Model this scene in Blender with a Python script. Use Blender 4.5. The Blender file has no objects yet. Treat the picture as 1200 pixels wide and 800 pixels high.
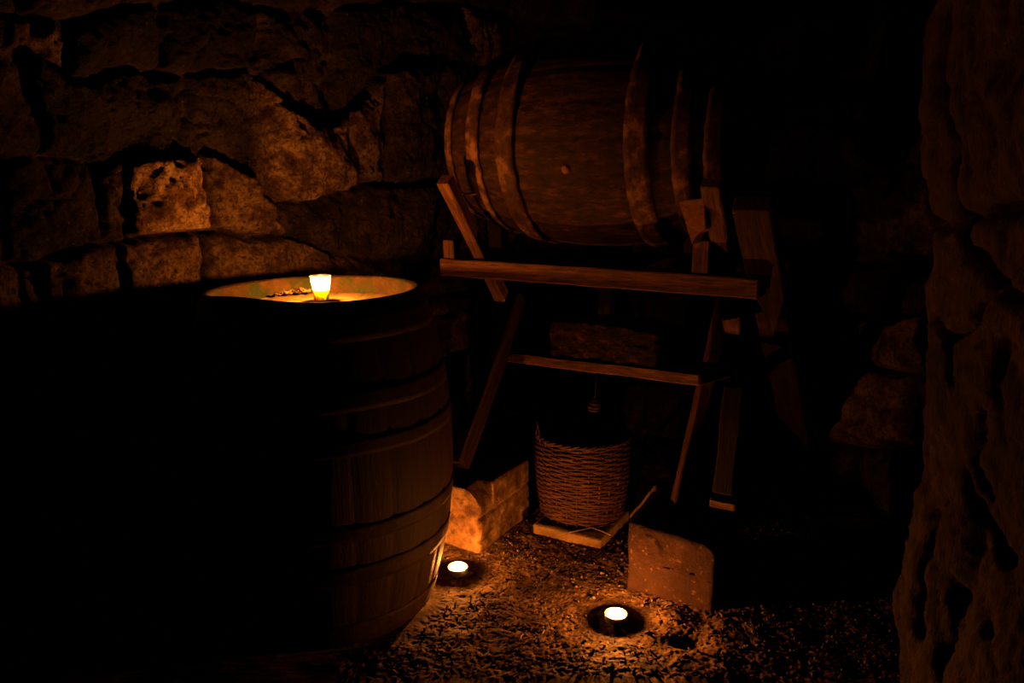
import bpy, bmesh, math, random
import numpy as np
from mathutils import Vector, Matrix, noise as mnoise

SC = bpy.context.scene
COL = SC.collection
RNG = random.Random(7)

# ------------------------------------------------------------------ camera
CAM_H, PITCH, FOC = 1.165, math.radians(12.0), 900.0
CP, SP = math.cos(PITCH), math.sin(PITCH)
cam_d = bpy.data.cameras.new('camera')
cam_d.lens = 27.0; cam_d.sensor_width = 36.0; cam_d.clip_start = 0.02
cam = bpy.data.objects.new('camera', cam_d); COL.objects.link(cam)
cam.location = (0, 0, CAM_H)
cam.rotation_euler = (math.radians(90) - PITCH, 0, 0)
SC.camera = cam

# surveying helpers: a sight line from the camera, met with a real surface of the cellar
E1 = Vector((0.866, -0.5, 0))      # along the rack and the lying cask
E2 = Vector((0.5, 0.866, 0))       # from the rack to the back wall
def ray(u, v):
    dx, dy = (u - 600) / FOC, (400 - v) / FOC
    return Vector((dx, CP + dy * SP, -SP + dy * CP))
EYE = Vector((0, 0, CAM_H))
def hit(u, v, n, c):
    d = ray(u, v); n = Vector(n)
    return EYE + d * ((c - n.dot(EYE)) / n.dot(d))
def on_z(u, v, z): return hit(u, v, (0, 0, 1), z)
def on_s(u, v, s): return hit(u, v, E1, s)
def on_e(u, v, e): return hit(u, v, E2, e)
def loc(s, e, z): return E1 * s + E2 * e + Vector((0, 0, z))

# ------------------------------------------------------------------ numpy noise
def _hash(ix, iy, seed):
    h = (ix.astype(np.int64) * 374761393 + iy.astype(np.int64) * 668265263 + seed * 1442695041) & 0xffffffff
    h = ((h ^ (h >> 13)) * 1274126177) & 0xffffffff
    h = (h ^ (h >> 16)) & 0xffffffff
    return h / 4294967295.0
def vnoise(x, y, seed=0):
    ix, iy = np.floor(x), np.floor(y)
    fx, fy = x - ix, y - iy
    fx = fx * fx * fx * (fx * (fx * 6 - 15) + 10); fy = fy * fy * fy * (fy * (fy * 6 - 15) + 10)
    a = _hash(ix, iy, seed); b = _hash(ix + 1, iy, seed)
    c = _hash(ix, iy + 1, seed); d = _hash(ix + 1, iy + 1, seed)
    return (a + (b - a) * fx + (c - a) * fy + (a - b - c + d) * fx * fy) * 2 - 1
def fbm(x, y, seed=0, octv=5, gain=0.5, lac=2.03):
    t = 0; amp = 1; n = 0
    for i in range(octv):
        t = t + amp * vnoise(x, y, seed + i * 17); n += amp
        x = x * lac + 3.1; y = y * lac + 7.7; amp *= gain
    return t / n
def sstep(x): x = np.clip(x, 0, 1); return x * x * (3 - 2 * x)

# ------------------------------------------------------------------ materials
def newmat(name):
    m = bpy.data.materials.new(name); m.use_nodes = True
    nt = m.node_tree; nt.nodes.clear()
    return m, nt
def N(nt, t, **kw):
    n = nt.nodes.new(t)
    for k, v in kw.items():
        if k == 'ins':
            for a, b in v.items(): n.inputs[a].default_value = b
        else: setattr(n, k, v)
    return n
def L(nt, a, b): nt.links.new(a, b)
def ramp(nt, fac, stops):
    r = N(nt, 'ShaderNodeValToRGB')
    el = r.color_ramp.elements
    while len(el) < len(stops): el.new(0.5)
    for e, (p, c) in zip(el, stops): e.position = p; e.color = (*c, 1)
    L(nt, fac, r.inputs[0]); return r.outputs[0]
def surface(name, stops, scale=4.0, stretch=(1, 1, 1), rough=0.85, bump=(30, 0.004), bump2=(120, 0.0015),
            spots=None, metallic=0.0, spec=0.3, coords='Object', detail=8, tone=False):
    m, nt = newmat(name)
    tc = N(nt, 'ShaderNodeTexCoord'); mp = N(nt, 'ShaderNodeMapping')
    mp.inputs['Scale'].default_value = stretch
    oi = N(nt, 'ShaderNodeObjectInfo')
    add = N(nt, 'ShaderNodeVectorMath', operation='MULTIPLY_ADD')
    cmb = N(nt, 'ShaderNodeCombineXYZ')
    for k in range(3): L(nt, oi.outputs['Random'], cmb.inputs[k])
    L(nt, cmb.outputs[0], add.inputs[0]); add.inputs[1].default_value = (13.7, 7.3, 3.9)
    L(nt, tc.outputs[coords], mp.inputs[0]); L(nt, mp.outputs[0], add.inputs[2])
    n1 = N(nt, 'ShaderNodeTexNoise', ins={'Scale': scale, 'Detail': detail, 'Roughness': 0.65})
    L(nt, add.outputs[0], n1.inputs['Vector'])
    col = ramp(nt, n1.outputs['Fac'], stops)
    if spots:
        n2 = N(nt, 'ShaderNodeTexNoise', ins={'Scale': spots[0], 'Detail': 4, 'Roughness': 0.7})
        L(nt, add.outputs[0], n2.inputs['Vector'])
        rr = ramp(nt, n2.outputs['Fac'], [(spots[1], (0, 0, 0)), (spots[2], (1, 1, 1))])
        mx = N(nt, 'ShaderNodeMix', data_type='RGBA')
        L(nt, rr, mx.inputs[0]); L(nt, col, mx.inputs[6]); mx.inputs[7].default_value = (*spots[3], 1)
        col = mx.outputs[2]
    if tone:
        at = N(nt, 'ShaderNodeAttribute', attribute_name='stone_light_tone')
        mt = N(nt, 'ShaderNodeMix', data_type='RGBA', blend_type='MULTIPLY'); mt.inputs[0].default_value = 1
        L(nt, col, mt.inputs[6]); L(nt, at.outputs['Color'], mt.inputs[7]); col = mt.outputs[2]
    p = N(nt, 'ShaderNodeBsdfPrincipled')
    L(nt, col, p.inputs['Base Color'])
    p.inputs['Roughness'].default_value = rough; p.inputs['Metallic'].default_value = metallic
    p.inputs['Specular IOR Level'].default_value = spec
    prev = None
    for sc, dist in (bump, bump2):
        if not sc: continue
        nb = N(nt, 'ShaderNodeTexNoise', ins={'Scale': sc, 'Detail': 6, 'Roughness': 0.7})
        L(nt, add.outputs[0], nb.inputs['Vector'])
        b = N(nt, 'ShaderNodeBump'); b.inputs['Strength'].default_value = 1.0; b.inputs['Distance'].default_value = dist
        L(nt, nb.outputs['Fac'], b.inputs['Height'])
        if prev: L(nt, prev.outputs[0], b.inputs['Normal'])
        prev = b
    if prev: L(nt, prev.outputs[0], p.inputs['Normal'])
    o = N(nt, 'ShaderNodeOutputMaterial'); L(nt, p.outputs[0], o.inputs[0])
    return m

M = {}
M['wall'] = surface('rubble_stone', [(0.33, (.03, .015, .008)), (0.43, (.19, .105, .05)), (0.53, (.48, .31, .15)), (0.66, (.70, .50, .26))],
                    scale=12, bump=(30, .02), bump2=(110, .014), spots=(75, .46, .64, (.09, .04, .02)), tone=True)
M['rock'] = surface('living_rock', [(0.3, (0.025, 0.014, 0.008)), (0.52, (0.085, 0.05, 0.0275)), (0.72, (0.17, 0.11, 0.065))],
                    scale=5, stretch=(2, 2, .5), bump=(22, .02), bump2=(110, .006), spots=(18, .56, .72, (0.03, 0.015, 0.009)))
M['dirt'] = surface('earth_floor', [(0.34, (0.035, 0.017, 0.008)), (0.5, (0.185, 0.105, 0.05)), (0.64, (0.40, 0.245, 0.12))],
                    scale=16, bump=(110, .0006), bump2=(300, .0004), spots=(80, .50, .62, (0.0372, 0.0186, 0.0104)))
M['gravel'] = surface('gravel_stone', [(0.3, (0.07, 0.045, 0.03)), (0.7, (0.25, 0.18, 0.12))], scale=30, bump=(150, .002), bump2=(0, 0))
M['ochre'] = surface('ochre_block', [(0.3, (.06, .03, .012)), (0.5, (.27, .15, .06)), (0.7, (.62, .39, .17))],
                     scale=14, bump=(50, .009), bump2=(160, .005), spots=(22, .5, .7, (.07, .03, .014)))
M['paleslab'] = surface('pale_slab', [(0.3, (.13, .08, .035)), (0.5, (.30, .19, .085)), (0.7, (.48, .33, .15))], scale=14, bump=(60, .004), bump2=(220, .002))
M['redblock'] = surface('red_sandstone', [(0.3, (0.0225, 0.00799, 0.004)), (0.5, (0.038, 0.014, 0.0078)), (0.72, (0.078, 0.031, 0.0165))],
                        scale=13, bump=(45, .005), bump2=(150, .004), spots=(50, .60, .68, (0.17, 0.0893, 0.05)))
M['darkblock'] = surface('dark_stone', [(0.35, (.012, .005, .003)), (0.55, (.05, .02, .01)), (0.68, (.22, .09, .045))],
                         scale=34, stretch=(.6, 1, 1.4), bump=(60, .014), bump2=(160, .008))
def wood(name, a, b, c, sx=1.4, rough=.75, spots=None, bump=.0025, st=None):
    return surface(name, [(.3, a), (.5, b), (.72, c)], scale=6, stretch=st or (sx, 14, 14), rough=rough,
                   bump=(10, bump), bump2=(60, .0012), spots=spots)
M['beam'] = wood('old_beam_wood', (.07, .03, .014), (.20, .088, .040), (.37, .18, .085), spots=(9, .5, .7, (.05, .022, .011)))
M['dark_timber'] = wood('shaded_timber', (.008, .0035, .002), (.018, .008, .004), (.04, .017, .008))  # near-black wood for prop and rear timbers, their shade painted into the colour
M['beam_dim'] = wood('shaded_beam_wood', (.014, .006, .003), (.045, .019, .009), (.09, .042, .019), spots=(9, .5, .7, (.012, .005, .003)))  # dimmer copy of the beam wood, shade painted into its colour
M['wedge'] = wood('raw_wedge_wood', (.22, .09, .036), (.42, .18, .075), (.58, .28, .12))
M['staveH'] = wood('cask_staves', (.02, .008, .004), (.045, .017, .008), (.15, .062, .028), st=(2.2, 6, 6), spots=(9, .46, .60, (.016, .006, .003)))
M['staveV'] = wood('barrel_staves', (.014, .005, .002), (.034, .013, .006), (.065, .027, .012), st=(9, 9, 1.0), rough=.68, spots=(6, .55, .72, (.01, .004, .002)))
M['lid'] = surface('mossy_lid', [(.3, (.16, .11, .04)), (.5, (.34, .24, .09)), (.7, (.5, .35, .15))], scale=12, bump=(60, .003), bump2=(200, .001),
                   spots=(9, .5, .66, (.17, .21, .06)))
M['mossy'] = surface('mossy_inner_staves', [(.3, (0.0225, 0.0135, 0.0036)), (.5, (0.05625, 0.036, 0.009)), (.7, (0.1125, 0.0675, 0.018))], scale=10, bump=(60, .003), bump2=(0, 0),
                     spots=(9, .5, .62, (0.0225, 0.04125, 0.0072)))
M['hoopH'] = surface('cask_hoops', [(.36, (.025, .01, .005)), (.5, (.10, .043, .018)), (.64, (.36, .18, .08))], scale=14, bump=(60, .003), bump2=(200, .001), rough=.7,
                     spots=(16, .5, .62, (.07, .035, .02)))
M['hoopV'] = surface('rusty_iron', [(.3, (0.014, 0.006, 0.0032)), (.5, (0.034, 0.0144, 0.0072)), (.7, (0.064, 0.028, 0.0144))], scale=18, bump=(80, .002), bump2=(0, 0),
                     rough=.7, metallic=.15)
M['wicker'] = surface('wicker', [(.3, (0.0315, 0.01176, 0.0055)), (.5, (0.0855, 0.0357, 0.018)), (.72, (0.162, 0.0798, 0.0425))], scale=16, stretch=(1, 1, 3), bump=(120, .0012), bump2=(0, 0), rough=.6,
                      spots=(7, .52, .66, (0.0675, 0.0294, 0.015)))
M['straw'] = surface('straw', [(.3, (.5, .36, .18)), (.7, (.75, .6, .36))], scale=20, bump=(0, 0), bump2=(0, 0))
M['twig'] = surface('twig_bark', [(.3, (.2, .11, .06)), (.7, (.42, .27, .15))], scale=30, bump=(120, .001), bump2=(0, 0))
M['leaf'] = surface('dry_leaf', [(.3, (.5, .34, .12)), (.7, (.75, .58, .24))], scale=30, bump=(120, .001), bump2=(0, 0))
M['alu'] = surface('dull_aluminium', [(.3, (.6, .6, .6)), (.7, (.8, .8, .8))], scale=20, bump=(0, 0), bump2=(0, 0), rough=.4, metallic=1.0)
M['wick'] = surface('burnt_wick', [(.3, (.01, .01, .01)), (.7, (.03, .02, .02))], scale=30, bump=(0, 0), bump2=(0, 0))
M['cord'] = surface('cord', [(.3, (.03, .013, .006)), (.7, (.09, .04, .02))], scale=60, bump=(0, 0), bump2=(0, 0))
def straw_mat():
    m, nt = newmat('dry_straw')
    n1 = N(nt, 'ShaderNodeTexNoise', ins={'Scale': 60.0, 'Detail': 3})
    col = ramp(nt, n1.outputs['Fac'], [(.3, (.55, .4, .22)), (.7, (.8, .66, .42))])
    d = N(nt, 'ShaderNodeBsdfDiffuse'); t = N(nt, 'ShaderNodeBsdfTranslucent'); mx = N(nt, 'ShaderNodeMixShader')
    L(nt, col, d.inputs[0]); L(nt, col, t.inputs[0]); mx.inputs[0].default_value = .5
    L(nt, d.outputs[0], mx.inputs[1]); L(nt, t.outputs[0], mx.inputs[2])
    o = N(nt, 'ShaderNodeOutputMaterial'); L(nt, mx.outputs[0], o.inputs[0]); return m
M['straw'] = straw_mat()
def wax_mat():
    m, nt = newmat('candle_wax')
    p = N(nt, 'ShaderNodeBsdfPrincipled')
    p.inputs['Base Color'].default_value = (.92, .80, .6, 1); p.inputs['Roughness'].default_value = .4
    p.inputs['Subsurface Weight'].default_value = 1.0
    p.inputs['Subsurface Radius'].default_value = (1, .52, .22); p.inputs['Subsurface Scale'].default_value = .05
    o = N(nt, 'ShaderNodeOutputMaterial'); L(nt, p.outputs[0], o.inputs[0]); return m
M['wax'] = wax_mat()
def cup_mat():
    # thin frosted tumbler glass: part of the light passes straight, part is scattered through
    m, nt = newmat('frosted_tumbler_glass')
    tr = N(nt, 'ShaderNodeBsdfTransparent'); tr.inputs[0].default_value = (.97, .95, .9, 1)
    tl = N(nt, 'ShaderNodeBsdfTranslucent'); tl.inputs[0].default_value = (.95, .92, .85, 1)
    gl = N(nt, 'ShaderNodeBsdfGlossy'); gl.inputs['Roughness'].default_value = .08
    a = N(nt, 'ShaderNodeMixShader'); a.inputs[0].default_value = .30
    b = N(nt, 'ShaderNodeMixShader'); b.inputs[0].default_value = .06
    L(nt, tr.outputs[0], a.inputs[1]); L(nt, tl.outputs[0], a.inputs[2])
    L(nt, a.outputs[0], b.inputs[1]); L(nt, gl.outputs[0], b.inputs[2])
    o = N(nt, 'ShaderNodeOutputMaterial'); L(nt, b.outputs[0], o.inputs[0]); return m
M['cup'] = cup_mat()
def flame_mat(name, strength, col=(1.0, .285, .038)):
    m, nt = newmat(name)
    e = N(nt, 'ShaderNodeEmission'); e.inputs[0].default_value = (*col, 1); e.inputs[1].default_value = strength
    o = N(nt, 'ShaderNodeOutputMaterial'); L(nt, e.outputs[0], o.inputs[0]); return m
M['flame_big'] = flame_mat('votive_flame', 14500)
M['flame_small'] = flame_mat('tealight_flame', 10000)
M['flame_small2'] = flame_mat('tealight_flame_b', 11000)

# ------------------------------------------------------------------ object helpers
def link(name, me, mat, parent=None, world=None):
    o = bpy.data.objects.new(name, me); COL.objects.link(o)
    if mat: me.materials.append(mat)
    W = world if world is not None else Matrix.Identity(4)
    if parent is not None:
        o.parent = parent
        o.matrix_local = parent_world(parent).inverted() @ W
    else: o.matrix_local = W
    return o
def parent_world(o):
    w = o.matrix_basis.copy()
    p = o.parent
    while p is not None: w = p.matrix_basis @ w; p = p.parent
    return w
def obj(name, bm, mat, parent=None, world=None, smooth=True):
    me = bpy.data.meshes.new(name)
    bmesh.ops.recalc_face_normals(bm, faces=bm.faces)
    bm.to_mesh(me); bm.free()
    if smooth:
        me.polygons.foreach_set('use_smooth', [True] * len(me.polygons))
    return link(name, me, mat, parent, world)
def tag(o, label, cat, group=None):
    o['label'] = label; o['category'] = cat
    if group: o['group'] = group
    return o
def thing(name, label, cat, at, rotz=0, group=None, tilt=0):
    o = bpy.data.objects.new(name, None); COL.objects.link(o)
    o.empty_display_size = .1
    o.location = at; o.rotation_euler = (0, tilt, rotz)
    o.matrix_basis = Matrix.Translation(Vector(at)) @ Matrix.Rotation(rotz, 4, 'Z') @ Matrix.Rotation(tilt, 4, 'Y')
    return tag(o, label, cat, group)
def frame(p0, p1, wdir):
    """matrix with X along p0->p1, Y roughly along wdir, origin in the middle"""
    x = (p1 - p0).normalized(); y = (wdir - x * wdir.dot(x)).normalized(); z = x.cross(y)
    m = Matrix((x, y, z)).transposed().to_4x4(); m.translation = (p0 + p1) / 2
    return m
def grid_mesh(name, P):
    """P: (n, m, 3) array of points"""
    n, m_, _ = P.shape
    idx = np.arange(n * m_).reshape(n, m_)
    f = np.stack([idx[:-1, :-1], idx[1:, :-1], idx[1:, 1:], idx[:-1, 1:]], -1).reshape(-1, 4)
    me = bpy.data.meshes.new(name)
    me.vertices.add(n * m_); me.vertices.foreach_set('co', P.reshape(-1).astype(np.float32))
    me.loops.add(f.size); me.loops.foreach_set('vertex_index', f.reshape(-1).astype(np.int32))
    me.polygons.add(len(f)); me.polygons.foreach_set('loop_start', np.arange(0, f.size, 4, dtype=np.int32))
    me.polygons.foreach_set('loop_total', np.full(len(f), 4, dtype=np.int32))
    me.polygons.foreach_set('use_smooth', np.ones(len(f), dtype=bool))
    me.update(); me.validate(); return me
def board_bm(length, w, t, seg=14, wob=.003, seed=0, bevel=.004, taper=0):
    """rough sawn board, X = length, Y = width, Z = thickness"""
    bm = bmesh.new(); rings = []
    c = min(bevel, w * .3, t * .3)
    prof = [(-w/2 + c, -t/2), (0, -t/2), (w/2 - c, -t/2), (w/2, -t/2 + c), (w/2, t/2 - c), (w/2 - c, t/2), (0, t/2), (-w/2 + c, t/2), (-w/2, t/2 - c), (-w/2, -t/2 + c)]
    xs = [-length/2, -length/2 + c] + [(-.5 + (i + 1) / seg) * length for i in range(seg - 1)] + [length/2 - c, length/2]
    for i, x in enumerate(xs):
        k = (1 - .12 * 0) if 0 < i < len(xs) - 1 else (1 - 2 * c / max(w, .01) * .5)
        tp = 1 - taper * (x / length + .5)
        ring = []
        for j, (y, z) in enumerate(prof):
            q = mnoise.noise(Vector((x * 9 + seed * 3.1, y * 20 + seed, z * 20))) * wob
            r = mnoise.noise(Vector((x * 9 + seed * 1.7, y * 20 - seed, z * 20 + 5))) * wob
            ring.append(bm.verts.new((x, y * k * tp + q, z * k * tp + r)))
        rings.append(ring)
    n = len(prof)
    for a, b in zip(rings, rings[1:]):
        for j in range(n): bm.faces.new((a[j], a[(j + 1) % n], b[(j + 1) % n], b[j]))
    bm.faces.new(rings[0][::-1]); bm.faces.new(rings[-1])
    return bm
def board(name, p0, p1, w, t, wdir, mat, parent, **kw):
    """kw label optional"""
    lab = kw.pop('label', None)
    W = frame(p0, p1, wdir)
    o = obj(name, board_bm((p1 - p0).length, w, t, **kw), mat, parent, W, smooth=False)
    for p in o.data.polygons: p.use_smooth = False
    if lab: o['label'] = lab
    return o
def tube_bm(bm, pts, rad, sides=6, closed=False):
    n = len(pts); rings = []
    up = Vector((0, 0, 1))
    for i, p in enumerate(pts):
        a = pts[(i - 1) % n] if (closed or i) else pts[0]
        b = pts[(i + 1) % n] if (closed or i < n - 1) else pts[-1]
        t = (b - a).normalized()
        s = t.cross(up)
        if s.length < 1e-3: s = t.cross(Vector((1, 0, 0)))
        s.normalize(); q = s.cross(t)
        r = rad[i] if hasattr(rad, '__len__') else rad
        rings.append([bm.verts.new(p + (s * math.cos(k * 2 * math.pi / sides) + q * math.sin(k * 2 * math.pi / sides)) * r) for k in range(sides)])
    rng = range(n) if closed else range(n - 1)
    for i in rng:
        a, b = rings[i], rings[(i + 1) % n]
        for k in range(sides): bm.faces.new((a[k], a[(k + 1) % sides], b[(k + 1) % sides], b[k]))
    if not closed: bm.faces.new(rings[0][::-1]); bm.faces.new(rings[-1])
def lathe_bm(prof, seg=48, close_ends=True, loop=False):
    """prof: list of (r, z); r == 0 makes a pole"""
    bm = bmesh.new(); rings = []
    for r, z in prof:
        if r <= 1e-6: rings.append([bm.verts.new((0, 0, z))])
        else: rings.append([bm.verts.new((r * math.cos(2*math.pi*k/seg), r * math.sin(2*math.pi*k/seg), z)) for k in range(seg)])
    pairs = list(zip(rings, rings[1:])) + ([(rings[-1], rings[0])] if loop else [])
    for a, b in pairs:
        for k in range(seg):
            k2 = (k + 1) % seg
            if len(a) == 1: bm.faces.new((a[0], b[k2], b[k]))
            elif len(b) == 1: bm.faces.new((a[k], a[k2], b[0]))
            else: bm.faces.new((a[k], a[k2], b[k2], b[k]))
    return bm
def rough_block_bm(sx, sy, sz, seed=0, n=26, rnd=.02, amp=.006, freq=9, shape=None):
    """worn stone block: base centre at the origin, rounded arrises, chipped faces"""
    bm = bmesh.new()
    bmesh.ops.create_cube(bm, size=2.0)
    bmesh.ops.subdivide_edges(bm, edges=bm.edges, cuts=n, use_grid_fill=True)
    h = Vector((sx/2, sy/2, sz/2))
    for v in bm.verts:
        p = Vector((v.co.x * h.x, v.co.y * h.y, v.co.z * h.z))
        inner = Vector((max(-h.x + rnd, min(h.x - rnd, p.x)), max(-h.y + rnd, min(h.y - rnd, p.y)), max(-h.z + rnd, min(h.z - rnd, p.z))))
        d = p - inner
        nrm = d.normalized() if d.length > 1e-6 else Vector((0, 0, 1))
        if d.length > rnd: p = inner + nrm * rnd
        q = p * freq + Vector((seed * 11.3, seed * 5.1, seed * 2.7))
        k = mnoise.fractal(q, 1.0, 2.0, 5) * amp + mnoise.noise(q * .35) * amp
        p = p + nrm * k
        if shape: p = shape(p, h)
        v.co = p + Vector((0, 0, h.z))
    return bm

# ------------------------------------------------------------------ the setting
def struct(name, me, mat):
    o = link(name, me, mat); o['kind'] = 'structure'; return o

def rubble_height(wv, zv, rows, joints, seed, depth=.05, jw=.035, amp=.022, tones=None, pillow=None, jt=.12):
    """courses: rows = functions z(w) bottom to top; joints[i] = list of functions w(z) in course i"""
    ww = wv + fbm(wv * 7, zv * 7, seed, 4) * .03
    zz = zv + fbm(wv * 6 + 9, zv * 6, seed + 5, 4) * .028
    H = np.full(wv.shape, -depth); T = np.full(wv.shape, jt)
    zb = [np.interp(ww, *r) for r in rows]
    for i in range(len(rows) - 1):
        m = (zz >= zb[i]) & (zz < zb[i + 1])
        dv = np.minimum(zz - zb[i], zb[i + 1] - zz)
        jl = joints[i]
        js = [a + (zz - zb[i]) / np.maximum(zb[i + 1] - zb[i], .02) * (b - a) for a, b in jl]
        for k in range(len(jl) - 1):
            mm = m & (ww >= js[k]) & (ww < js[k + 1])
            dh = np.minimum(ww - js[k], js[k + 1] - ww)
            d = np.minimum(dv, dh)
            r = random.Random(seed * 991 + i * 57 + k)
            off = r.uniform(-.028, .03); ta = r.uniform(-.13, .13); tb = r.uniform(-.16, .16)
            cw = (jl[k][0] + jl[k + 1][0]) / 2
            cz = (zb[i] + zb[i + 1]) / 2
            h = off + ta * (ww - cw) + tb * (zz - cz) + .02 * sstep(d / .10)
            pw = (pillow or {}).get((i, k))
            if pw: h = h - ta * (ww - cw) + .02 - pw * (ww - cw) ** 2
            h = h - .022 * np.exp(-d / .018)
            e = sstep((d - .001) / (jw * .4))
            # corners of stones broken off
            H = np.where(mm, -depth + (depth + h) * e, H)
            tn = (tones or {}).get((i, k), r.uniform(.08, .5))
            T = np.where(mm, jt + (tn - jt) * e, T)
    H = H + fbm(wv * 11, zv * 11, seed + 31, 6, .6) * amp * 1.5
    rg = np.abs(fbm(wv * 14, zv * 14, seed + 61, 4)); H = H - .02 * np.exp(-rg * 22)
    return H, T

def build_wall(name, n, c, d, w0, w1, z0, z1, rows, joints, seed, mat, res=.008, **kw):
    """wall plane n.p = c, w measured along d; heights grow towards the room (-n)"""
    nw, nz = int((w1 - w0) / res) + 1, int((z1 - z0) / res) + 1
    wv, zv = np.meshgrid(np.linspace(w0, w1, nw), np.linspace(z0, z1, nz), indexing='ij')
    H, T = rubble_height(wv, zv, rows, joints, seed, **kw)
    n = np.array(n); d = np.array(d)
    P = n[None, None, :] * (c - H)[..., None] + d[None, None, :] * wv[..., None]
    P[..., 2] = zv
    me = grid_mesh(name, P)
    at = me.color_attributes.new('stone_light_tone', 'FLOAT_COLOR', 'POINT')
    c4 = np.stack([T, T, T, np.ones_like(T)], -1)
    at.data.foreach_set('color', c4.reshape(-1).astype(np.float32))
    return struct(name, me, mat)

def courses(w0, w1, z0, z1, hh, lw, seed):
    r = random.Random(seed); rows, joints = [], []
    z = z0
    ws = np.linspace(w0, w1, 12)
    zs = []
    while z < z1 + .05:
        rows.append((ws, np.array([z + r.uniform(-.025, .025) for _ in ws]))); zs.append(z)
        z += r.uniform(*hh)
    for i in range(len(rows) - 1):
        js = []; w = w0 - r.uniform(0, lw[1])
        while w < w1 + lw[1]:
            js.append((w + r.uniform(-.03, .03), w + r.uniform(-.03, .03))); w += r.uniform(*lw)
        joints.append(js)
    return rows, joints

# --- left wall: coursed rubble running back to the corner
LN, LC, LD = (-.8, .6, 0), 2.132, (.6, .8, 0)
def lw(u, v):
    p = hit(u, v, LN, LC); return p.x * .6 + p.y * .8, p.z
def lrow(pts):
    q = [lw(*p) for p in pts]
    return (np.array([a for a, _ in q]), np.array([b for _, b in q]))
def ljoint(*prs): return [(lw(*a)[0], lw(*b)[0]) for a, b in prs]
r_v = [lrow([(0, 305), (50, 303), (100, 293), (145, 288), (190, 284), (240, 278), (330, 276), (400, 300), (510, 300)]),
       lrow([(0, 181), (60, 178), (110, 190), (240, 180), (300, 200), (320, 238), (345, 235), (400, 228), (425, 212), (510, 215)]),
       lrow([(0, 60), (60, 60), (90, 90), (150, 86), (225, 92), (300, 82), (335, 130), (380, 148), (410, 130), (450, 82), (520, 75)]),
       lrow([(0, 12), (90, 22), (150, 0), (260, -10), (330, 14), (400, 10), (520, 0)])]
low = [(np.array([-1, 3.5]), np.array([z, z + .03])) for z in (0.0, .2, .39, .58)]
for k in range(1):
    pass
ws_ = r_v[0][0]
mid = (ws_, r_v[0][1] - .17)
rows = low + [mid] + r_v + [(r_v[3][0], r_v[3][1] + .2), (np.array([-1, 3.5]), np.array([2.05, 2.15])), (np.array([-1, 3.5]), np.array([2.4, 2.4]))]
rr = random.Random(3)
def rj(a=-1.0, b=3.6, lo=.2, hi=.42):
    o = []; w = a - rr.uniform(0, .3)
    while w < b + .4: o.append((w + rr.uniform(-.03, .03), w + rr.uniform(-.03, .03))); w += rr.uniform(lo, hi)
    return o
left_ext = [(-1.3, -1.3), (-.9, -.9), (-.5, -.55), (-.1, -.1), (.3, .3), (.6, .62)]
right_ext = [(2.55, 2.5), (2.85, 2.85), (3.2, 3.2), (3.6, 3.6)]
jA = left_ext + ljoint(((20, 340), (28, 300)), ((57, 330), (55, 302)), ((137, 330), (144, 290)), ((236, 316), (234, 280)), ((340, 312), (333, 277)), ((430, 300), (425, 300))) + right_ext
jB = left_ext + ljoint(((10, 303), (8, 182)), ((128, 290), (112, 190)), ((160, 287), (150, 188)), ((246, 278), (238, 182)), ((340, 280), (306, 205)), ((404, 298), (408, 228)), ((512, 300), (508, 214))) + right_ext
jC = left_ext + ljoint(((50, 178), (44, 62)), ((222, 182), (226, 92)), ((308, 200), (302, 84)), ((412, 226), (408, 132)), ((455, 212), (448, 84)), ((520, 214), (505, 76))) + right_ext
jD = left_ext + ljoint(((15, 60), (10, 14)), ((84, 70), (88, 22)), ((196, 88), (190, 0)), ((300, 84), (310, 10)), ((390, 140), (398, 10)), ((455, 82), (470, 6))) + right_ext
jE = rj()
joints = [rj(), rj(), rj(), rj(lo=.16, hi=.3), jA, jB, jC, jD, jE, rj(), rj()]
LIGHT_TONES = {(4, 5): .2, (4, 6): .16, (4, 7): .22, (4, 8): .45, (4, 9): .36, (4, 10): .36, (4, 11): .2,  # real stone variety, with candle glow and falloff painted into the colour
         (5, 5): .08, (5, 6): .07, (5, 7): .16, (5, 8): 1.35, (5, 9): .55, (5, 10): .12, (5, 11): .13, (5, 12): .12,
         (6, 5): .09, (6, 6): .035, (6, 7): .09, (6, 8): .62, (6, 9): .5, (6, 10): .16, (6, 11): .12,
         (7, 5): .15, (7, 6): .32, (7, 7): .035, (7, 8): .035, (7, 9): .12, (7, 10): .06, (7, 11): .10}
for k_ in range(30): LIGHT_TONES[(8, k_)] = (.05, .12, .08)[k_ % 3]; LIGHT_TONES[(9, k_)] = (.06, .1)[k_ % 2]  # upper courses kept dark, the candle's falloff painted into the stone
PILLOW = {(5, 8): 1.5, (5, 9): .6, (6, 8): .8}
build_wall('wall_left', LN, LC, LD, -.7, 3.12, -.03, 2.25, rows, joints, 11, M['wall'], res=.0075, tones=LIGHT_TONES, pillow=PILLOW)

# --- back wall (seen only where it closes the cellar behind the rack)
rb, jb = courses(-2.2, 0.2, 0, 2.3, (.18, .28), (.25, .5), 21)
build_wall('wall_back', (.5, .866, 0), 3.2, (.866, -.5, 0), -1.95, -.25, -.03, 2.25, rb, jb, 23, M['wall'], res=.012, tones={(i, k): .09 for i in range(20) for k in range(20)}, jt=.06)

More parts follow.
